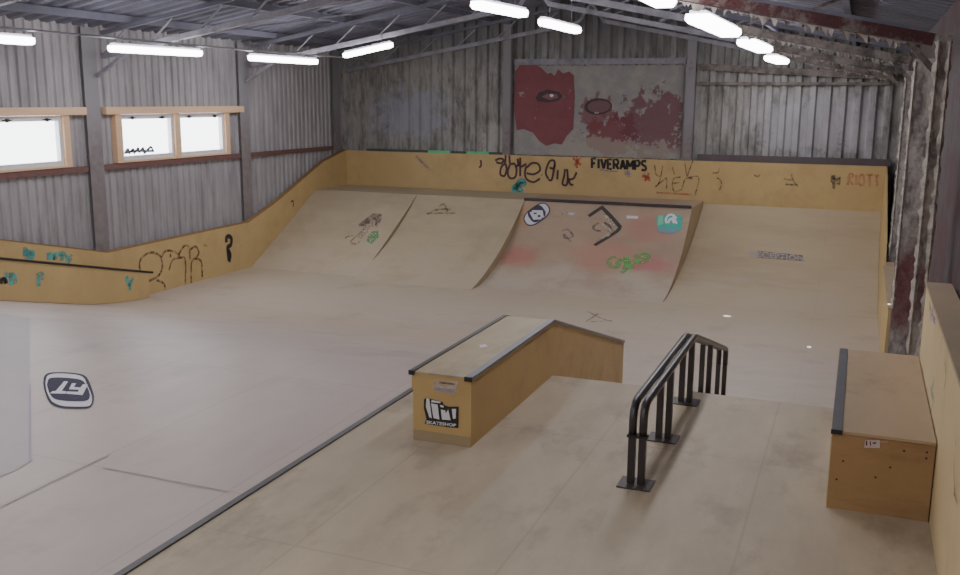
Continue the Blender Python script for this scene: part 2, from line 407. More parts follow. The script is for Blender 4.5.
strokes('scribble', [[(125,152),(128,149),(129,153),(133,149),(134,153),(138,148),(139,152),(143,148),(144,153),(148,149),(151,147),(153,152)], [(124,153),(136,151),(154,151)]], .05, f_pane, paint('scribble_grey', (96, 98, 108)), w2, label='dark scribble on the pane')

# ------------------------------------------------------------------ decks
dk = thing('raised_deck', (-1.5, 4, -.1), 'tan plywood raised deck carrying the ledge, handrail and low box', 'deck')
bm = B(); box(bm, XS+.03, XV-.06, YN+.02, YE, -.1, 0); obj('deck_surface', bm, m_deck, dk)
cb = [(YE, 0), (12.19, D+.005), (12.19, D+.002), (YE, D+.002)]
bm = B(); prism(bm, cb, XS+.03, XV-.06); obj('front_bank', bm, m_bank, dk)
bm = B(); box(bm, XS-.02, XS+.029, YN+.02, YE, -.1, .012); obj('edge_strip', bm, m_steel, dk, label='dark steel edge strip')
sd = thing('side_deck', (-8, 4, -.1), 'worn grey side deck with rounded square logo, left of steel strip', 'deck')
def side_z(y):
    if y < 7.2: return 0.
    if y < 9.6: return -.237*(y-7.2)**2/4.8
    if y < 12.6: return -.2844-.237*(y-9.6)
    if y < 14.6: t = (y-12.6)/2.0; return -.9954-.237*(2.0*t-t*t)+(D+.2+.0324)*0 if False else -.9954-(.2046)*(2*t-t*t)
    return D
f_side = lambda p: p.z-side_z(p.y)
ys = [YN+.02, 7.2]+[7.2+.2*i for i in range(1, 37)]
pa = [(y, side_z(y)) for y in ys if y <= YE+.01]; pb = [(y, side_z(y)) for y in ys if y >= 8.39]
bm = B(); prism(bm, pa+[(pa[-1][0], -.4), (YN+.02, -.4)], XL+.005, XS-.021); obj('deck_surface', bm, m_side, sd)
m_sbank = mat('worn_grey_bank', (176, 160, 150), .45, .09, 3, (1, .4, 1), (140, 126, 116), (.5, .8), .9, None, spec=.4, blend=(1, 11.5, 14.5, (174, 157, 138)))
bm = B(); prism(bm, [(y, max(z, D+.004)) for y, z in pb]+[(pb[-1][0], D+.002), (pb[0][0], D+.002)], XL+.005, XS-.021); obj('front_bank', bm, m_sbank, sd)
m_panel = mat('blue_grey_sheet', (160, 149, 148), .5, .06, 3, spec=.45)
patch('sheet_panel', [[(-40, 306), (0, 314.2), (29.5, 318.8), (29.5, 462), (18, 470), (-60, 500)]], f_side, m_panel, sd, label='bluish grey sheet panel', lift=.004, cuts=14)
strokes('panel_seam', [[(-20, 312), (0, 314.5), (30, 319)], [(30, 319), (30, 390), (30, 462)]], .02, f_side, paint('seam_blue', (146, 142, 152)), sd, curved=False, lift=.005)
strokes('panel_seam', [[(103, 468), (165, 480), (227, 492)], [(110, 455), (55, 481), (0, 508)]], .014, f_side, paint('seam_brown', (152, 138, 128)), sd, curved=False, lift=.005)
def sq_logo(base, lg):
    patch('logo_outline', [lg(1.0, 1.0)], base, m_logo_d, lg.parent, lift=.007)
m_logo_d = mat('logo_dark_blue', (62, 60, 74), .9, .1, 9, spec=.05); m_logo_w = paint('logo_white', (208, 206, 214), .5, .04)
def Q(pts): # shape in the 958x575 detail frame of the left logo -> photo frame
    return [(20+x/9.58, 360+y/9.58) for x, y in pts]
lg = obj('logo', (lambda bm: (fill2d(bm, [smooth_line(Q([(222,230),(232,165),(275,130),(380,122),(520,130),(610,150),(655,195),(700,310),(710,370),(695,430),(650,465),(500,470),(400,465),(320,440),(275,400),(235,300),(222,230)]))[:-1]]), lay(bm, f_side, .007), bm)[2])(B()), m_logo_d, sd, label='dark rounded square logo with white letters')
patch('logo_white', [smooth_line(Q([(245,230),(262,165),(320,142),(430,140),(560,155),(615,185),(640,240),(680,330),(690,390),(675,440),(630,455),(500,455),(400,448),(320,415),(285,370),(255,300),(245,230)]))[:-1]], f_side, m_logo_w, lg, lift=.010)
patch('logo_centre', [smooth_line(Q([(258,255),(275,195),(330,180),(440,182),(570,198),(625,235),(665,320),(668,375),(630,405),(500,408),(400,400),(330,385),(285,335),(258,255)]))[:-1]], f_side, m_logo_d, lg, lift=.013)
patch('logo_letters', [Q([(425,218),(462,222),(400,312),(445,316),(440,338),(290,335),(310,316),(345,312)]), Q([(500,238),(540,240),(515,275),(580,280),(605,248),(650,252),(600,352),(445,338),(450,318),(555,322),(568,300),(470,296)])], f_side, m_logo_w, lg, lift=.016)

# ------------------------------------------------------------------ ramps along the back
def ramp(name, x0, x1, prof, m, label, cat, back=YF):
    t = thing(name, ((x0+x1)/2, 19.5, D), label, cat)
    bm = B(); strip(bm, prof, x0, x1, .018)
    o = obj('riding_surface', bm, m, t)
    poly = [(y, z-.019) for y, z in prof if z-.019 > D+.002] + [(prof[-1][0], D+.003), (prof[0][0]+.06, D+.003)]
    bm = B(); prism(bm, poly, x0+.003, x1-.003); obj('side_panel', bm, m_ramp_side, t, label='bare ochre side panel')
    return t
g = .004
r1 = ramp('bank_ramp', XL+.006, X12-g, P1, m_ramp, 'flat pale bank ramp in the left corner with faded green figure', 'ramp')
r2 = ramp('bank_ramp', X12+g, X23-g, P2, m_ramp, 'curved tan ramp between corner bank and red-sprayed quarter pipe', 'ramp')
r3 = ramp('quarter_pipe', X23+g, X34-g, P3, m_ramp3, 'red-sprayed quarter pipe with dark coping, diamond mark and teal sticker', 'ramp')
r4 = ramp('quarter_pipe', X34+g, XR-.006, P4, m_ramp4, 'wide plain tan quarter pipe in right corner with small lettering', 'ramp')
bm = B(); tube(bm, [(X23+g, YC-.02, ZC+.012), (X34-g, YC-.02, ZC+.012)], .036, 10); obj('coping', bm, m_steel, r3, label='dark steel coping pipe')
# marks: figure on the corner bank
def Z(x0, y0, s): return lambda pts: [(x0+x/s, y0+y/s) for x, y in pts]
q = Z(340, 175, 5.75)
patch('faded_figure', [q([(165,240),(195,220),(240,225),(243,250),(215,300),(200,290),(205,262),(180,262),(165,290),(110,300),(105,285)])], f_r1, worn('faded_plum', (92, 78, 76), .85, 9), r1, label='grey hair of a faded figure')
patch('faded_figure', [q([(165,345),(185,325),(222,320),(222,360),(205,375),(180,400),(150,380)])], f_r1, worn('faded_green', (82, 150, 98), .9, 9), r1, label='green patch of a faded figure')
strokes('faded_figure', [q([(150,290),(120,330),(85,360),(60,385)]), q([(60,390),(95,398),(115,380)]), q([(75,350),(45,355),(30,365)])], .05, f_r1, worn('faded_olive', (104, 96, 66), .8, 9), r1)
patch('faded_figure', [q([(165,262),(195,265),(190,300),(150,340),(120,370),(100,360),(130,310)])], f_r1, worn('faded_pink', (176, 150, 134), .7, 9), r1)
q = Z(320, 190, 3.0)
strokes('faded_mark', [q([(320,72),(345,60),(372,42),(382,66)]), q([(322,72),(365,70),(408,70)]), q([(345,62),(372,58),(395,60)])], .06, f_r2, worn('faded_moss', (96, 92, 58), .7, 9), r2)
# marks on the quarter pipe
q = Z(515, 200, 6.857)
lo = patch('oval_sticker', [ell(*q([(150,100)])[0], 14.6, 8.2, -36, 30, 2.6)], f_r3, m_logo_d, r3, label='black and white oval sticker', lift=.008, cuts=1)
patch('oval_white', [ell(*q([(150,100)])[0], 13.4, 7.0, -36, 30, 2.6)], f_r3, m_logo_w, lo, lift=.012, cuts=1)
patch('oval_centre', [ell(*q([(150,97)])[0], 8.6, 7.4, -36, 30, 3.0)], f_r3, m_logo_d, lo, lift=.016, cuts=1)
strokes('oval_letters', [q([(112,85),(135,132),(182,128)]), q([(118,82),(182,82),(188,125)]), q([(142,100),(148,128)]), q([(150,98),(175,98)])], .075, f_r3, m_logo_w, lo, curved=False, lift=.02)
patch('white_dash', [q([(322,84),(412,88),(410,106),(322,102)])], f_r3, worn('rubbed_white', (200, 190, 192), .8, 4), r3, label='rubbed white strip'); patch('white_dash', [q([(765,108),(845,110),(843,130),(765,127)])], f_r3, paint('pale_lilac_tape', (214, 198, 206)), r3, label='white tape strip')
q2 = Z(515, 200, 6.857)
strokes('diamond_mark', [q2([(505,112),(600,48)]), q2([(590,45),(655,110),(725,190)]), q2([(722,190),(700,215),(640,255),(545,312)])], .09, f_r3, paint('charcoal_spray', (58, 52, 50)), r3, label='charcoal diamond spray mark', curved=False)
strokes('diamond_mark', [q2([(610,155),(650,180),(672,215)]), q2([(575,160),(540,180),(545,205),(590,215)])], .06, f_r3, m_greyink, r3, label='dark inner hook of the diamond')
strokes('diamond_mark', [q2([(590,170),(625,190),(645,235),(560,290)]), q2([(610,95),(690,185)])], .07, f_r3, worn('cream_spray', (196, 188, 164), .8, 8), r3, label='pale inner hook of the diamond')
q3 = Z(650, 200, 14.37)
ts = patch('square_sticker', [q3([(95,225),(400,205),(470,250),(455,420),(420,450),(300,490),(120,460),(95,330)])], f_r3, m_tealfull, r3, label='teal square sticker with white emblem', lift=.008, cuts=1)
patch('sticker_band', [q3([(110,415),(415,415),(400,455),(290,480),(125,458)])], f_r3, paint('sticker_blue_grey', (120, 140, 160)), ts, lift=.012, cuts=1)
patch('sticker_patch', [q3([(120,230),(190,225),(190,350),(110,370)])], f_r3, paint('sticker_pale_green', (120, 200, 160)), ts, lift=.012)
strokes('sticker_emblem', [q3([(240,340),(230,280),(270,225),(330,220),(380,270)]), q3([(260,340),(300,270),(350,340)]), q3([(330,240),(385,345)])], .05, f_r3, m_white, ts, lift=.016)
q4 = Z(515, 195, 5.19)
strokes('green_scrawl', [q4([(520,320),(490,340),(495,370),(530,375),(535,330)]), q4([(575,320),(580,360),(565,395),(545,405)]), q4([(545,340),(585,345),(605,385)]), q4([(620,325),(650,310),(690,315),(680,345),(640,350),(622,335)]), q4([(640,325),(675,330)])], .12, f_r3, m_green, r3, label='green spray scrawl')
strokes('faint_scribble', [q4([(240,190),(275,180),(300,215),(260,225),(255,205),(290,245)])], .05, f_r3, worn('faint_plum', (120, 100, 104), .6, 9), r3)
lettering('small_lettering', 'DECEPTION', [(749.5, 251), (804, 256.5), (804, 261.5), (749.5, 257)], f_r4, paint('pale_grey_letters', (160, 150, 152)), r4, .02, 'small pale lettering', .012)
patch('lettering_backing', [[(757, 251), (803, 255.5), (804.5, 261.5), (757, 258)]], f_r4, worn('dark_letter_backing', (84, 76, 78), .85, 12), r4, lift=.007, cuts=1)  # dark rubbed patch laid behind the lettering
strokes('wheel_mark', [[(588,312),(600,318),(612,322)], [(586,322),(598,314)], [(590,322),(612,321)]], .04, f_floor, m_greyink, floor)

# ------------------------------------------------------------------ barriers
bb = thing('plywood_barrier', (-6, YF+.08, .33), 'long ochre barrier with graffiti and black lettering along end wall', 'barrier')
bm = B(); box(bm, XL-.0, XR+.03, YF+.004, YF+.10, ZC-.13, 1.24); obj('panel', bm, m_ochre, bb)
bm = B(); box(bm, -3.5, XR+.10, YF+.001, YB-.085, 1.245, 1.39); obj('cap_board', bm, mat('dark_dusty_board', (74, 66, 68), .8, .2, 4), bb, label='dark dusty cap board')
bm = B(); box(bm, -12.1, -8.3, YF+.02, YF+.08, 1.241, 1.30); obj('cap_board', bm, mat('dark_green_board', (58, 70, 62), .8, .2, 4), bb, label='dark green cap board')
for a, b in ((-10.32, -9.7), (-9.25, -8.65)):
    bm = B(); box(bm, a, b, YF+.005, YF+.019, 1.241, 1.305); obj('green_tape', bm, m_greentape, bb, label='bright green tape')
q = Z(490, 145, 9.58)
strokes('graffiti', [q([(50,150),(90,130),(130,140),(110,175),(60,165)]), q([(150,95),(145,170),(110,210),(100,280),(140,295),(160,230),(150,180)]), q([(185,100),(195,180),(235,180),(255,240),(240,310),(190,315),(170,260),(190,190)]),
    q([(265,130),(270,190),(250,205),(290,185)]), q([(290,120),(290,300)]), q([(300,210),(350,180)]), q([(350,200),(335,270),(355,330),(420,355),(480,320)]), q([(350,270),(420,280),(480,240),(460,180),(400,175),(355,215)]),
    q([(497,285),(502,290)]), q([(560,330),(590,335),(610,250),(620,160),(580,150),(550,200),(535,270),(560,325)]), q([(570,215),(605,225),(625,185)]), q([(650,240),(645,330)]), q([(720,230),(710,300),(695,370),(730,385),(745,330),(740,230)]), q([(750,330),(800,320),(830,260)]), q([(750,320),(770,375),(800,380)])],
    .055, f_back, m_purple, bb, label='dark purple graffiti tag')
strokes('graffiti', [q([(240,430),(290,340),(330,370),(270,395),(300,450),(250,470),(235,400),(300,380)])], .14, f_back, m_teal, bb, label='teal spray blotch')
strokes('graffiti', [[(573,158),(581,165)],[(581,157),(574,166)],[(577,156),(577,168)]], .06, f_back, m_redspray, bb, label='red asterisk'); strokes('graffiti', [[(642,176),(650,178)],[(649,173),(645,181)],[(644,174),(650,181)]], .06, f_back, m_redspray, bb, label='red asterisk')
q = Z(580, 145, 6.4)
GL = {'F': [[(0,1),(0,0),(.9,0)],[(0,.48),(.75,.48)]], 'I': [[(.5,0),(.5,1)]], 'V': [[(0,0),(.5,1)],[(1,0),(.5,1)]], 'E': [[(.95,0),(0,0),(0,1),(.95,1)],[(0,.5),(.8,.5)]],
      'R': [[(0,1),(0,0),(.7,0),(.9,.12),(.9,.38),(.7,.52),(0,.52)],[(.45,.52),(.95,1)]], 'A': [[(0,1),(.5,0)],[(1,1),(.5,0)],[(.2,.68),(.8,.68)]], 'M': [[(0,1),(0,-.02)], [(0,0),(.5,.7)], [(.5,.7),(1,0)], [(1,-.02),(1,1)]],
      'P': [[(0,1),(0,0),(.7,0),(.9,.12),(.9,.42),(.7,.56),(0,.56)]], 'S': [[(.92,.08),(.6,0),(.2,.04),(.02,.22),(.2,.42),(.75,.58),(.92,.78),(.7,.98),(.3,1),(0,.9)]]}
word = []; cx = 0
for ch in 'FIVERAMPS':
    wd = {'I': .32, 'M': 1.25, 'E': .85, 'F': .85}.get(ch, 1.0)
    for ln in GL[ch]:
        word.append([(592+(cx+x*wd*.74)*6.66, 158.6+y*9.4+(cx+x)*.29) for x, y in ln])
    cx += wd*.74+.26
fr = strokes('lettering', word, .062, f_back, m_black, bb, 'heavy black capital lettering', False, .009)
strokes('graffiti', [q([(130,158),(180,165),(240,170)])], .03, f_back, m_lav, bb); strokes('graffiti', [q([(285,185),(310,175),(315,205)])], .09, f_back, m_lav, bb)
strokes('graffiti', [q([(478,128),(488,190),(520,200)]), q([(530,135),(510,230),(485,268)]), q([(480,270),(540,220),(555,215),(555,280)]), q([(590,140),(605,190)]), q([(645,205),(600,215),(592,270),(610,298),(650,285)]), q([(600,245),(640,240)]), q([(670,115),(685,200)]), q([(725,95),(690,200),(725,215)]), q([(650,290),(670,220)]), q([(675,215),(760,205),(735,325)])], .028, f_back, m_brown, bb, label='thin brown graffiti tag')
strokes('graffiti', [q([(490,305),(600,310),(720,318)])], .04, f_back, m_redspray, bb, label='red underline')
strokes('graffiti', [q([(850,180),(885,175),(890,150)]), q([(875,210),(900,225),(905,260),(890,290)])], .03, f_back, m_brown, bb)
q = Z(740, 160, 6.4)
patch('graffiti', [q([(582,100),(610,92),(612,120),(645,105),(640,160),(610,150),(608,188),(590,180),(592,145),(578,140)])], f_back, worn('black_stencil', (38, 32, 26), .95, 12), bb, label='black stencil mark')
strokes('graffiti', [q([(690,160),(700,90),(725,100),(700,125),(725,160)]), q([(745,95),(745,160)]), q([(765,95),(790,100),(790,155),(765,155),(765,100)]), q([(805,95),(850,95)]), q([(828,95),(830,170)]), q([(860,100),(890,98)]), q([(875,100),(875,165)])], .05, f_back, worn('faint_red_spray', (196, 96, 74), .6, 6), bb, label='faded red lettering')
strokes('graffiti', [q([(90,95),(115,105),(130,90)])], .04, f_back, m_greyink, bb, label='faint grey mark')
strokes('graffiti', [q([(280,120),(330,130)]), q([(330,90),(340,130),(370,170)]), q([(290,155),(370,160)])], .04, f_back, m_greyink, bb, label='faint grey mark')
strokes('graffiti', [[(481,160),(481,166),(479,167)]], .05, f_back, m_purple, bb); strokes('graffiti', [[(416,156),(430,170)]], .07, f_back, m_lav, bb, label='lavender slash')

lb = thing('plywood_barrier', (XL-.08, 15, D), 'ochre barrier stepping up along corrugated window wall to the corner', 'barrier')
top = [(5.0, 1.80), (9.0, .835), (13.5, -.22), (17.9, -.17), (19.0, .17), (21.2, 1.0), (YF, 1.24)]
bm = B(); prism(bm, [(5.0, D-.05)]+top+[(YF, D-.05)], XL-.09, XL); obj('panel', bm, m_ochre, lb)
bm = B(); prism(bm, [(y, z+.001) for y, z in top]+[(y, z+.025) for y, z in top[::-1]], XL-.095, XL+.004); obj('cap_strip', bm, mat('grimy_ochre_cap', (128, 98, 62), .7, .15, 4), lb, label='grimy cap strip')
q = Z(0, 235, 4.0)
strokes('graffiti', [q([(560,150),(560,100),(600,70),(640,85),(648,130),(630,165),(580,190)]), q([(625,180),(655,195),(660,225)]), q([(645,90),(660,65),(690,65),(715,80),(710,95)]), q([(680,75),(682,90)]), q([(675,140),(690,100),(715,92),(740,100),(740,205)]), q([(710,85),(735,45),(755,50),(760,100)]), q([(755,65),(780,45),(795,70),(780,95)]), q([(765,200),(765,110),(785,95),(805,110),(808,170)])], .05, f_left, m_brown, lb, label='brown outline graffiti tag')
strokes('graffiti', [q([(815,40),(830,44)])], .04, f_left, m_brown, lb)
strokes('graffiti', [q([(905,30),(905,10),(915,5),(925,15),(922,40),(910,48),(912,75),(915,100)]), q([(912,60),(920,80),(916,108)])], .10, f_left, m_black, lb, label='black painted figure')
strokes('graffiti', [[(290.5,202),(293,201),(293,207)]], .04, f_left, m_purple, lb)
strokes('graffiti', [q([(90,60),(105,60),(100,95)]), q([(90,75),(130,70),(125,95)]), q([(115,62),(118,98)])], .085, f_left, m_teal, lb, label='teal spray letters')
strokes('graffiti', [q([(192,70),(195,100)]), q([(195,72),(220,95)]), q([(222,70),(218,100)]), q([(232,75),(262,75)]), q([(245,75),(248,102)]), q([(262,80),(275,105),(285,78)])], .085, f_left, m_teal, lb, label='teal spray letters')

# ledge along the left barrier, running down the bank
def sb(y): return -.2372*(y-YE)
f_lfront = lambda p: p.x+12.5
lx = thing('wall_ledge', (-12.6, 12, -.6), 'low ochre ledge with thin black edge along the left barrier', 'ledge')
lt = [(7.0, .98), (9.0, .52), (11.0, .045), (14.3, -.72)]
bm = B(); prism(bm, lt+[(14.3, side_z(14.3)+.008)]+[(y/5, side_z(y/5)+.008) for y in range(71, 35, -1)]+[(7.0, .008)], XL+.006, -12.5); obj('body', bm, m_ochre, lx)
bm = B(); prism(bm, [(y, z+.001) for y, z in lt+[(14.42, -.745)]]+[(y, z+.045) for y, z in (lt+[(14.42, -.745)])[::-1]], -12.56, -12.485); obj('coping', bm, m_black, lx, label='thin black edge')
strokes('graffiti', [q([(20,150),(25,195)]), q([(40,150),(45,200)]), q([(20,165),(55,160),(60,195)])], .08, f_lfront, m_teal, lx, label='teal spray letters')
strokes('graffiti', [q([(150,155),(155,205)]), q([(145,165),(168,155),(165,180)])], .08, f_lfront, m_teal, lx, label='teal spray letters')
strokes('graffiti', [q([(505,165),(515,200),(530,170)]), q([(518,195),(520,220)])], .08, f_lfront, m_teal, lx, label='teal spray letters')
strokes('graffiti', [q([(2,195),(5,180),(18,178),(24,195)])], .07, f_lfront, m_black, lx)

rb = thing('plywood_barrier', (XR+.08, 18, D), 'far right low ochre barrier behind dust-caked column', 'barrier')
rtop = [(17.6, -.2), (18.2, .25), (21.5, 1.1), (YF-.004, 1.24)]
bm = B(); prism(bm, [(13.95, D+.002), (13.95, -.2)]+rtop+[(YF-.004, D+.002)], XR, XR+.035); obj('panel', bm, m_ochre, rb)
bm = B(); prism(bm, [(13.95, -.199), (17.7, -.199), (17.7, -.178), (13.95, -.178)], XR-.004, XR+.18); obj('cap_board', bm, m_cap, rb, label='tan cap board')
bm = B(); prism(bm, [(17.71, -.12), (17.71, D+.002), (13.95, D+.002), (13.95, -.2), (17.6, -.2)], XR+.036, XR+.17); obj('core', bm, m_ramp_side, rb)
nb = thing('plywood_barrier', (.67, 4, 0), 'tall pale ochre barrier at right edge of the deck beside low box', 'barrier')
bm = B(); box(bm, .585, .76, -2.0, 8.43, .002, 1.135); obj('panel', bm, m_ochre_r, nb)
bm = B(); box(bm, .578, .77, -2.0, 8.44, 1.136, 1.16); obj('cap_strip', bm, m_cap, nb, label='grey brown cap strip')
f_rw = lambda p: p.x-.585
strokes('graffiti', [[(930,304),(933,316),(936,322)], [(934,308),(931,320)]], .05, f_rw, m_lav, nb, label='lavender scribble')
strokes('graffiti', [[(931,388),(934,400),(932,412)], [(935,378),(932,395)]], .05, f_rw, worn('pale_teal', (132, 178, 170), .6, 9), nb, label='pale teal smear')
strokes('graffiti', [[(946,362),(947,378),(944,392)]], .015, f_rw, m_greyink, nb)
strokes('graffiti', [[(957,440),(955,470),(956,492)], [(955,492),(959,505)]], .03, f_rw, worn('plum_spray', (120, 62, 84), .85, 9), nb, label='plum spray lines')

# ------------------------------------------------------------------ central ledge
lg2 = thing('grind_ledge', (-2.82, 7.4, 0), 'ochre plywood ledge with steel edges and black logo, bending down the bank', 'ledge')
x0, x1 = -3.065, -2.58
s_ = (.55+.37)/3.03
side = [(6.35, .001), (6.35, .53), (8.41, .53), (11.44, -.39), (11.44, -.955), (YE, .004)]
bm = B(); prism(bm, side, x0, x1); obj('body', bm, m_ledge, lg2)
bm = B(); prism(bm, [(6.345, .531), (8.412, .531), (11.445, -.389), (11.445, -.37), (8.412, .55), (6.345, .55)], x0+.019, x1-.045); obj('top_panel', bm, m_ledge_top, lg2, label='scuffed tan top panel')
for a, b, mm in ((x0-.022, x0+.018, m_steel), (x1-.044, x1+.012, m_steel_edge)):
    bm = B(); prism(bm, [(6.335, .5305), (8.411, .5305), (11.45, -.391), (11.45, -.362), (8.415, .558), (6.335, .558)], a, b); obj('coping', bm, mm, lg2, label='dark steel edge')
    bm = B(); box(bm, a-.003, b+.003, 6.322, 6.334, .524, .560); obj('coping_end', bm, m_black, lg2)
bm = B(); box(bm, x0-.02, x0-.001, 6.37, 8.3, .40, .514); obj('batten', bm, m_ledge, lg2, label='side batten')
bm = B(); prism(bm, [(6.344, .002), (6.349, .002), (6.349, .08), (6.344, .08)], x0+.005, x1-.005); obj('kick_strip', bm, m_ramp_side, lg2)
f_lf = lambda p: p.y-6.348
q = Z(412, 370, 8.22)
stk = patch('sticker', [q([(168,75),(380,95),(360,195),(180,168)])], f_lf, worn('rubbed_white_label', (206, 196, 190), .9, 10), lg2, label='small worn white sticker', lift=.004)
strokes('sticker_text', [q([(185,100),(192,112)]), q([(225,100),(350,116)])], .014, f_lf, m_greyink, stk, lift=.006); patch('sticker_band', [q([(185,140),(358,160),(352,192),(185,165)])], f_lf, worn('violet_band', (150, 138, 164), .85, 10), stk, lift=.006)
lgo = patch('logo', [q([(100,240),(120,225),(150,235),(165,240),(255,262),(262,285),(300,300),(385,300),(382,475),(310,470),(105,440),(120,400),(98,310)])], f_lf, m_black, lg2, label='black and white block letter logo', lift=.004)
patch('logo_letters', [q([(122,228),(145,235),(165,395),(145,385),(118,300)]), q([(160,272),(213,282),(228,405),(180,392)]), q([(165,245),(238,258),(236,270),(160,262)]), q([(236,285),(262,292),(262,308),(236,300)]), q([(240,322),(275,330),(280,355),(300,322),(320,410),(250,405)]), q([(330,318),(365,318),(362,395),(340,400)])], f_lf, m_white, lgo, lift=.007)
lettering('logo_text', 'SKATESHOP', [q([(122,412)])[0], q([(366,440)])[0], q([(364,466)])[0], q([(120,438)])[0]], f_lf, m_white, lgo, .02, lift=.007)
f_ltop = lambda p: p.z-.551
patch('scuff', [[(479,345.5),(485,344.5),(488,346.5),(481,348)]], f_ltop, m_white, lg2, lift=.003)

# ------------------------------------------------------------------ handrail
hr = thing('handrail', (-1.25, 7.1, 0), 'black double steel handrail with square tubes, bending down past deck edge', 'handrail')
def rail_path(x):
    pts = [(x, 6.13, .36), (x, 6.13, .47), (x, 6.145, .525), (x, 6.19, .565), (x, 6.25, .578), (x, 7.2, .579), (x, 8.16, .578), (x, 8.24, .566), (x, 9.4, .228), (x, 10.48, -.088), (x, 10.545, -.118), (x, 10.565, -.17), (x, 10.565, -.30)]
    return pts
for sx in (-1, 1):
    x = -1.262+sx*.036
    bm = B(); tube(bm, rail_path(x), .029, 12); obj('rail', bm, m_railm, hr, True)
    for yy in (6.13, 7.11, 8.10, 9.28, 10.565):
        zt_ = {6.13: .345, 10.565: -.302}.get(yy, .555 if yy < 8.2 else .578-.2925*(yy-8.2)-.022); zb_ = .011 if yy < YE else -.32*(yy-YE)+.011
        bm = B(); box(bm, x-.024, x+.024, yy-.026, yy+.026, zb_, zt_, .004); obj('post', bm, m_railm, hr)
for yy in (6.13, 7.11, 8.10, 9.28, 10.565):
    bm = B()
    if yy < YE: box(bm, -1.377, -1.147, yy-.10, yy+.10, .001, .011)
    else:
        z = -.32*(yy-YE); prism(bm, [(yy-.12, z+.12*.32+.002), (yy+.12, z-.12*.32+.002), (yy+.12, z-.12*.32+.011), (yy-.12, z+.12*.32+.011)], -1.39, -1.11)
    pt = obj('base_plate', bm, m_plate, hr)
bm = B(); box(bm, -1.332, -1.192, 6.098, 6.162, .345, .362); obj('joint_collar', bm, m_black, hr)

# ------------------------------------------------------------------ low box at the right
bx = thing('grind_box', (.27, 7.3, 0), 'low plywood box with steel edge standing against right barrier', 'ledge')
bm = B(); box(bm, -.028, .576, 6.25, 8.43, .001, .515); obj('body', bm, m_box, bx)
bm = B(); box(bm, .031, .576, 6.235, 8.435, .516, .534); obj('top_panel', bm, m_box_top, bx, label='tan top panel')
bm = B(); box(bm, -.036, .03, 6.228, 8.44, .512, .54); obj('coping', bm, m_steel_edge, bx, label='flat steel edge')
bm = B(); box(bm, -.038, .032, 6.222, 6.227, .51, .542); obj('coping_end', bm, m_black, bx)
bm = B(); box(bm, -.034, -.0285, 6.25, 8.43, .002, .489); obj('side_sheet', bm, m_ochre_r, bx, label='pale side sheet')
f_bx = lambda p: p.y-6.248
q = Z(850, 430, 19.16)
s2 = patch('sticker', [q([(290,190),(570,190),(575,340),(275,335)])], f_bx, paint('pinkish_white_label', (196, 178, 180)), bx, label='small white sticker', lift=.004)
patch('sticker_mark', [q([(303,200),(330,200),(333,285),(318,300),(300,285)]), q([(375,215),(400,210),(402,290),(385,310)]), q([(430,235),(490,225),(510,240),(480,262),(435,258)])], f_bx, paint('plum_print', (78, 30, 44)), s2, lift=.006)
patch('tape', [q([(578,208),(730,205),(728,240),(578,242)])], f_bx, paint('pinkish_tape', (172, 134, 122)), bx, lift=.004)
for (x, z) in ((.05, .33), (.02, .20), (.33, .33), (.40, .45), (.53, .46), (.53, .42), (.25, .25)):
    bm = B(); tube(bm, [(x, 6.2495, z), (x, 6.2465, z)], .007, 8); obj('screw_head', bm, m_black, bx)

# ------------------------------------------------------------------ steel columns, rafters
def h_col(t, x0, x1, y0, y1, z0, z1, m):
    """I-section post: two flanges across y, one web"""
    bm = B(); f = .02
    box(bm, x0, x1, y0, y0+f, z0, z1); box(bm, x0, x1, y1-f, y1, z0, z1); box(bm, (x0+x1)/2-.01, (x0+x1)/2+.01, y0+f, y1-f, z0, z1)
    return obj('shaft', bm, m, t)
def column(x0, x1, y0, y1, z0, z1, m, label, brace=None):
    t = thing('steel_column', ((x0+x1)/2, (y0+y1)/2, z0), label, 'column', 'steel columns of the hall')
    h_col(t, x0, x1, y0, y1, z0, z1, m)
    bm = B(); box(bm, x0-.01, x1+.01, y0-.01, y1+.01, z1+.001, z1+.02); obj('cap_plate', bm, m, t)
    if brace:
        bm = B(); bar(bm, *brace, .07, .07); obj('knee_brace', bm, m, t)
    return t
def wcol(y0, label):
    x0 = XW+.092; y1 = y0+.34
    t = thing('steel_column', (x0+.06, y0+.17, -1.2), label, 'column', 'steel columns of the hall')
    bm = B(); box(bm, x0, x0+.02, y0, y1, D, roof(XW)-.07); box(bm, XL-.11-.02, XL-.11, y0, y1, -.1 if y0 < 20 else 1.3, roof(XW)-.07)
    obj('flange', bm, m_col_red, t)
    bm = B(); box(bm, x0+.02, XL-.13, y0+.15, y0+.19, -.1 if y0 < 20 else 1.3, roof(XW)-.07); obj('web', bm, m_col, t)
for y0, lb_ in ((9.0, 'grey steel column left of the first window'), (13.35, 'flaking red and grey steel column between the two left windows'), (17.9, 'grey steel column right of the second left window'), (21.95, 'grey steel column in the far left corner')):
    wcol(y0, lb_)
for xa, lb_ in ((-8.28, 'slim end wall column left of red mural, red at its foot'), (-3.83, 'slim end wall column right of mural sheet, red at its foot')):
    column(xa, xa+.2, YB-.22, YB-.085, 1.25, chord(xa+.1)+.3, m_col_red, lb_)
tA = column(.53, .63, 9.05, 9.25, -.2, 3.14, m_col_dirt, 'nearest dust-caked column behind end of the tall right barrier')
tB = column(.55, .77, 13.5, 13.75, D, 3.12, m_col_dirt, 'second dust-caked column on the right, red at its foot')
tC = column(.61, .76, 18.0, 18.2, D, 3.1, m_col_dirt, 'third dust-caked column on the right, beyond low barrier')
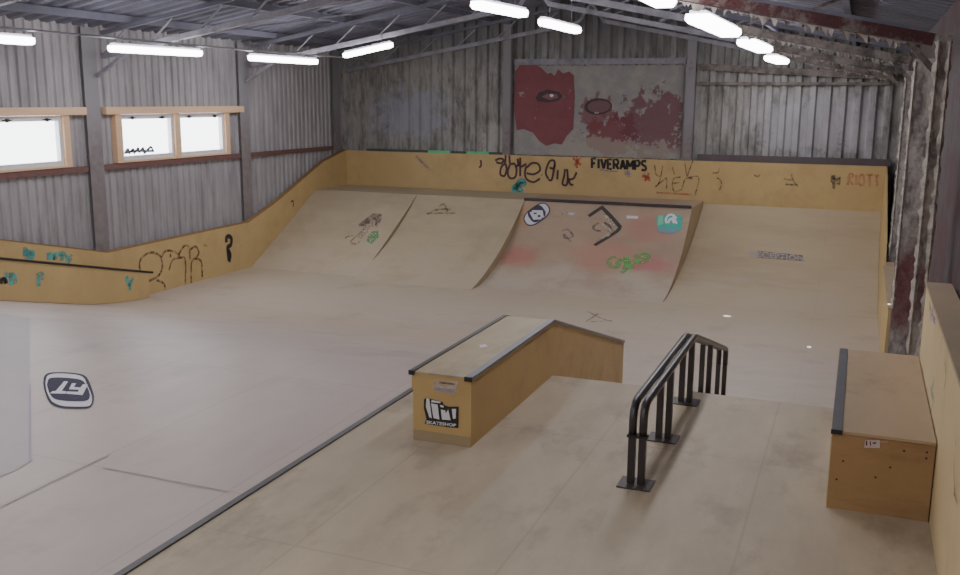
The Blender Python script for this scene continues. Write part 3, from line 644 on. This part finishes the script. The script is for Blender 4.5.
def jag(bm, p, q, n, drop):
    """ragged curtain of dust hanging under a bar"""
    p, q = Vector(p), Vector(q); prev = None
    for i in range(n+1):
        c = p.lerp(q, i/n); d = drop*random.random()**2.2+.006
        a = bm.verts.new(c); b = bm.verts.new(c+Vector((0, random.uniform(-.03, .03), -d)))
        if prev: bm.faces.new((prev[0], a, b, prev[1]))
        prev = (a, b)
def crust(t, x, y, z0, z1, seed):
    random.seed(seed); bm = B(); prev = None; n = 70
    for i in range(n+1):
        z = z0+(z1-z0)*i/n; w = .010+.030*random.random()**1.5
        a = bm.verts.new((x-w, y-.004, z)); b = bm.verts.new((x+w*.8, y-.004, z)); c = bm.verts.new((x, y-.004-w*.7, z+.008))
        if prev:
            bm.faces.new((prev[0], prev[2], c, a)); bm.faces.new((prev[2], prev[1], b, c))
        prev = (a, b, c)
    obj('dust_crust', bm, m_crust, t, label='pale crust of dust')
m_crust = mat('pale_dust', (186, 178, 168), 1, .25, 12, None, (120, 110, 104), (.45, .65), 9)
for t, x, y, a, b in ((tA, .535, 9.05, .4, 3.1), (tA, .625, 9.05, .0, 3.1), (tB, .555, 13.5, -.1, 3.1), (tC, .615, 18.0, -.8, 3.05)): crust(t, x, y, a, b, int(x*1000))
def truss(y, label, gable=False):
    t = thing('roof_truss', (RX, y, chord(RX)), label, 'roof truss', 'roof trusses')
    xa, xb = XW+.35, .5
    if gable: xa = XW+.3
    bm = B(); bar(bm, (xa, y, chord(xa)), (RX-.3, y, chord(RX-.3)), .10, .09); obj('bottom_chord', bm, m_tr, t)
    bm = B(); bar(bm, (RX+.3, y, chord(RX+.3)), (-2.2, y, chord(-2.2)), .10, .09); obj('bottom_chord', bm, m_tr, t)
    bm = B(); bar(bm, (-2.19, y, chord(-2.19)), (xb, y, chord(xb)), .10, .10); o = obj('bottom_chord', bm, m_tr_red if y < 11 else m_tr_dust, t, label='dusty right chord')
    bm = B(); jag(bm, (-2.0, y, chord(-2.0)-.06), (xb-.1, y, chord(xb-.1)-.06), 120, .07); d = obj('dust_fringe', bm, mat('hanging_dust', (150, 140, 132), 1, .2, 9), t, label='hanging dust and cobweb')
    d['kind'] = 'stuff'
    top = lambda x: roof(x)-.23
    bm = B(); bar(bm, (xa, y, top(xa)), (RX, y, top(RX)), .07, .07); obj('top_chord', bm, m_roof, t)
    bm = B(); bar(bm, (RX, y, top(RX)), (xb, y, top(xb)), .07, .07); obj('top_chord', bm, m_roof, t)
    bm = B(); bar(bm, (RX-.3, y, chord(RX-.3)), (RX, y, top(RX)-.04), .06, .06); bar(bm, (RX+.3, y, chord(RX+.3)), (RX, y, top(RX)-.04), .06, .06); obj('king_strut', bm, m_tr, t)
    if not gable:
        bm = B(); bar(bm, (XL-.05, y, 2.95), (-12.05, y, chord(-12.05)-.04), .06, .06); obj('knee_brace', bm, m_tr, t)
        bm = B(); bar(bm, (.53, y, 2.86), (.3, y, chord(.3)-.05), .05, .05); obj('knee_brace', bm, m_tr_dust, t)
    nn = 6
    for i in range(nn):
        a = xa+(RX-.3-xa)*i/nn; b = xa+(RX-.3-xa)*(i+.5)/nn
        bm = B(); bar(bm, (a+.05, y, chord(a)+.05), (b, y, top(b)-.04), .026, .026); obj('web_bar', bm, m_tr, t)
        a = RX+.3+(xb-RX-.3)*i/nn; b = RX+.3+(xb-RX-.3)*(i+.5)/nn
        bm = B(); bar(bm, (a+.05, y, chord(a)+.06), (b, y, top(b)-.04), .026, .026); obj('web_bar', bm, m_tr if a < -2.2 else m_tr_dust, t)
    return t
for y, lb_ in ((9.15, 'nearest roof truss, red dusty chord at the right'), (13.6, 'second roof truss over the middle of the hall'), (18.1, 'third roof truss with a lamp fixed along it'), (22.3, 'farthest roof truss against the end wall')):
    truss(y, lb_, y > 22)
# slanting roof ties
def tie(a, b, label):
    bm = B(); bar(bm, a, b, .03, .03); o = obj('roof_tie', bm, m_tr); o['label'] = label; o['category'] = 'roof tie'; o['group'] = 'slanting roof ties'
tie((-11.4, 13.66, 3.58), (-10.0, 17.9, 4.3), 'thin slanting roof tie above the hanging lamps at left')
tie((-9.2, 13.66, 3.95), (-7.6, 17.9, 4.75), 'thin slanting roof tie over the left bank ramps')

# conduit above the left lamps
bm = B(); tube(bm, [(-10.9, 4.0, 3.50), (-10.9, 10, 3.50), (-10.9, 16, 3.47), (-10.9, 20.5, 3.50)], .018, 8)
o = obj('conduit', bm, m_conduit, smooth=True); o['label'] = 'thin pale conduit running above the row of left lamps'; o['category'] = 'conduit'

# ------------------------------------------------------------------ mural on the end wall
bm = B(); box(bm, -8.02, -3.9, YB-.10, YB-.085, 1.26, 3.40)
mu = obj('mural_sheet', bm, m_mural); mu['label'] = 'flaking grey painted sheet on end wall with red patch and eyes'; mu['category'] = 'mural'
f_mu = lambda p: p.y-(YB-.101)
q = Z(490, 50, 4.174)
patch('red_patch', [q([(105,90),(125,62),(180,55),(215,75),(240,100),(255,95),(270,108),(285,80),(305,98),(330,90),(350,105),(355,200),(348,330),(320,360),(300,395),(270,390),(235,400),(205,380),(180,345),(140,330),(112,335),(100,250)])], f_mu, m_murred, mu, label='dull red painted patch')
e1 = patch('eye', [q([(190,200),(205,178),(240,165),(290,175),(305,195),(285,212),(240,220),(200,215)])], f_mu, paint('mural_black', (48, 34, 38)), mu, label='dark painted eye', lift=.01)
patch('eye_iris', [q([(215,195),(240,182),(280,185),(285,200),(250,208)])], f_mu, paint('mural_plum', (116, 72, 78)), e1, lift=.013); patch('eye_glint', [ell(*q([(258,190)])[0], 1.9, 1.5)], f_mu, m_white, e1, lift=.016)
e2 = patch('eye', [ell(*q([(452,236)])[0], 14, 8.2, -4)], f_mu, paint('mural_black', (48, 34, 38)), mu, label='dark painted eye', lift=.01)
patch('eye_iris', [ell(*q([(456,236)])[0], 11.5, 6.2, -4)], f_mu, paint('mural_plum2', (98, 66, 74)), e2, lift=.013)
patch('eye_glint', [ell(*q([(446,262)])[0], 2.4, .9)], f_mu, paint('mural_grey', (150, 140, 140)), e2, lift=.013)

# ------------------------------------------------------------------ fluorescent lamps
def lamp(p, q_, w, label, hang):
    p, q_ = Vector(p), Vector(q_); c = (p+q_)/2; t = thing('fluorescent_lamp', c, label, 'ceiling lamp', 'fluorescent lamps under the roof')
    d = (q_-p).normalized(); s = d.cross(Vector((0, 0, 1))).normalized(); v = s.cross(d)
    sec = [(-.5, .025), (-.55, -.03), (-.40, -.075), (.40, -.075), (.55, -.03), (.5, .025)]  # diffuser section enlarged so its shape stands in for lens bloom
    bm = B(); rings = []
    L = (q_-p).length
    for tt, k in ((0, .72), (.06, 1), (L-.06, 1), (L, .72)):
        rings.append([bm.verts.new(p+d*tt+s*a*w*k+v*(b*(1 if k == 1 else .8))) for a, b in sec])
    for A_, C_ in zip(rings, rings[1:]):
        for j in range(len(sec)): bm.faces.new((A_[j], A_[(j+1) % len(sec)], C_[(j+1) % len(sec)], C_[j]))
    bm.faces.new(rings[0][::-1]); bm.faces.new(rings[-1]); bmesh.ops.recalc_face_normals(bm, faces=bm.faces)
    obj('diffuser', bm, m_lamp, t)
    bm = B(); bar(bm, p+d*.05+v*.045, q_-d*.05+v*.045, w*.7, .036); obj('housing', bm, m_housing, t)
    for k in (.2, .8):
        a = p.lerp(q_, k)+v*.064; bm = B(); bar(bm, a, a+Vector((0, 0, hang)), .012, .012); obj('hanger', bm, m_tr, t)
lamp((-10.9, 8.3, 3.37), (-10.9, 10.42, 3.37), .16, 'leftmost hanging fluorescent lamp, cut by the picture edge', .018)
lamp((-10.9, 11.94, 3.35), (-10.9, 14.1, 3.37), .16, 'fluorescent lamp hanging above the second window', .018)
lamp((-10.9, 15.6, 3.36), (-10.9, 17.95, 3.37), .16, 'fluorescent lamp hanging right of the second window', .018)
lamp((-10.19, 17.9, 3.49), (-9.06, 17.9, 3.70), .10, 'slanting lamp fixed along the third truss at left', .16)
lamp((-4.85, 12.0, 3.84), (-4.75, 13.65, 3.85), .18, 'larger of two lamps under the ridge, nearer one', .6)
lamp((-4.98, 15.2, 3.86), (-4.9, 17.05, 3.84), .16, 'smaller of two lamps under the ridge, farther one', .6)
lamp((-1.78, 7.5, 3.52), (-1.76, 9.0, 3.50), .2, 'nearest lamp of right row, cut by the top of the picture', .5)
lamp((-1.80, 10.95, 3.52), (-1.68, 13.0, 3.48), .26, 'broad bright lamp, second of the right row', .5)
lamp((-1.76, 15.3, 3.50), (-1.64, 17.1, 3.47), .26, 'broad bright lamp, third of the right row', .5)
lamp((-1.80, 20.0, 3.46), (-1.68, 21.5, 3.44), .26, 'farthest lamp of the right row near end wall', .5)

# ------------------------------------------------------------------ light
wd = bpy.data.worlds.new('sky'); SC.world = wd; wd.use_nodes = True
bg = wd.node_tree.nodes['Background']; bg.inputs[0].default_value = (.93, .95, 1, 1); bg.inputs[1].default_value = 22.0
# unseen area lights added above and behind the camera to brighten the dark foreground
for x in (-10.9, -6.4, -1.8):
    for y in (-4.0, -.6, 2.8, 6.0):
        if x > -2 and y > 5: continue
        l = bpy.data.lights.new('near_fill', 'AREA'); l.shape = 'RECTANGLE'; l.size = .25; l.size_y = 1.7; l.energy = 74; l.color = (1, .97, .99)
        o = bpy.data.objects.new('near_fill', l); COL.objects.link(o); o.location = (x, y, 3.45)
# thin beams of daylight through holes in the wall
def beam(px, py, f, src, pw):
    P = hit(px, py, f); S = Vector(src); l = bpy.data.lights.new('sun_hole', 'SPOT'); l.energy = 9000; l.spot_size = radians(pw); l.spot_blend = .6; l.shadow_soft_size = .005
    o = bpy.data.objects.new('sun_hole', l); COL.objects.link(o); o.location = S; o.rotation_euler = (P-S).to_track_quat('-Z', 'Y').to_euler()
beam(727, 316, f_floor, (.6, 16.5, 2.9), 1.6); beam(809, 347, f_floor, (.6, 15.2, 2.9), 1.1); beam(888.5, 304, lambda p: p.z+.177, (.3, 14.6, 2.9), 1.3)
SC.view_settings.view_transform = 'AgX'; SC.view_settings.look = 'AgX - Low Contrast'
SC.view_settings.exposure = -0.35; SC.view_settings.gamma = 1.0
SC.cycles.max_bounces = 8; SC.cycles.diffuse_bounces = 5
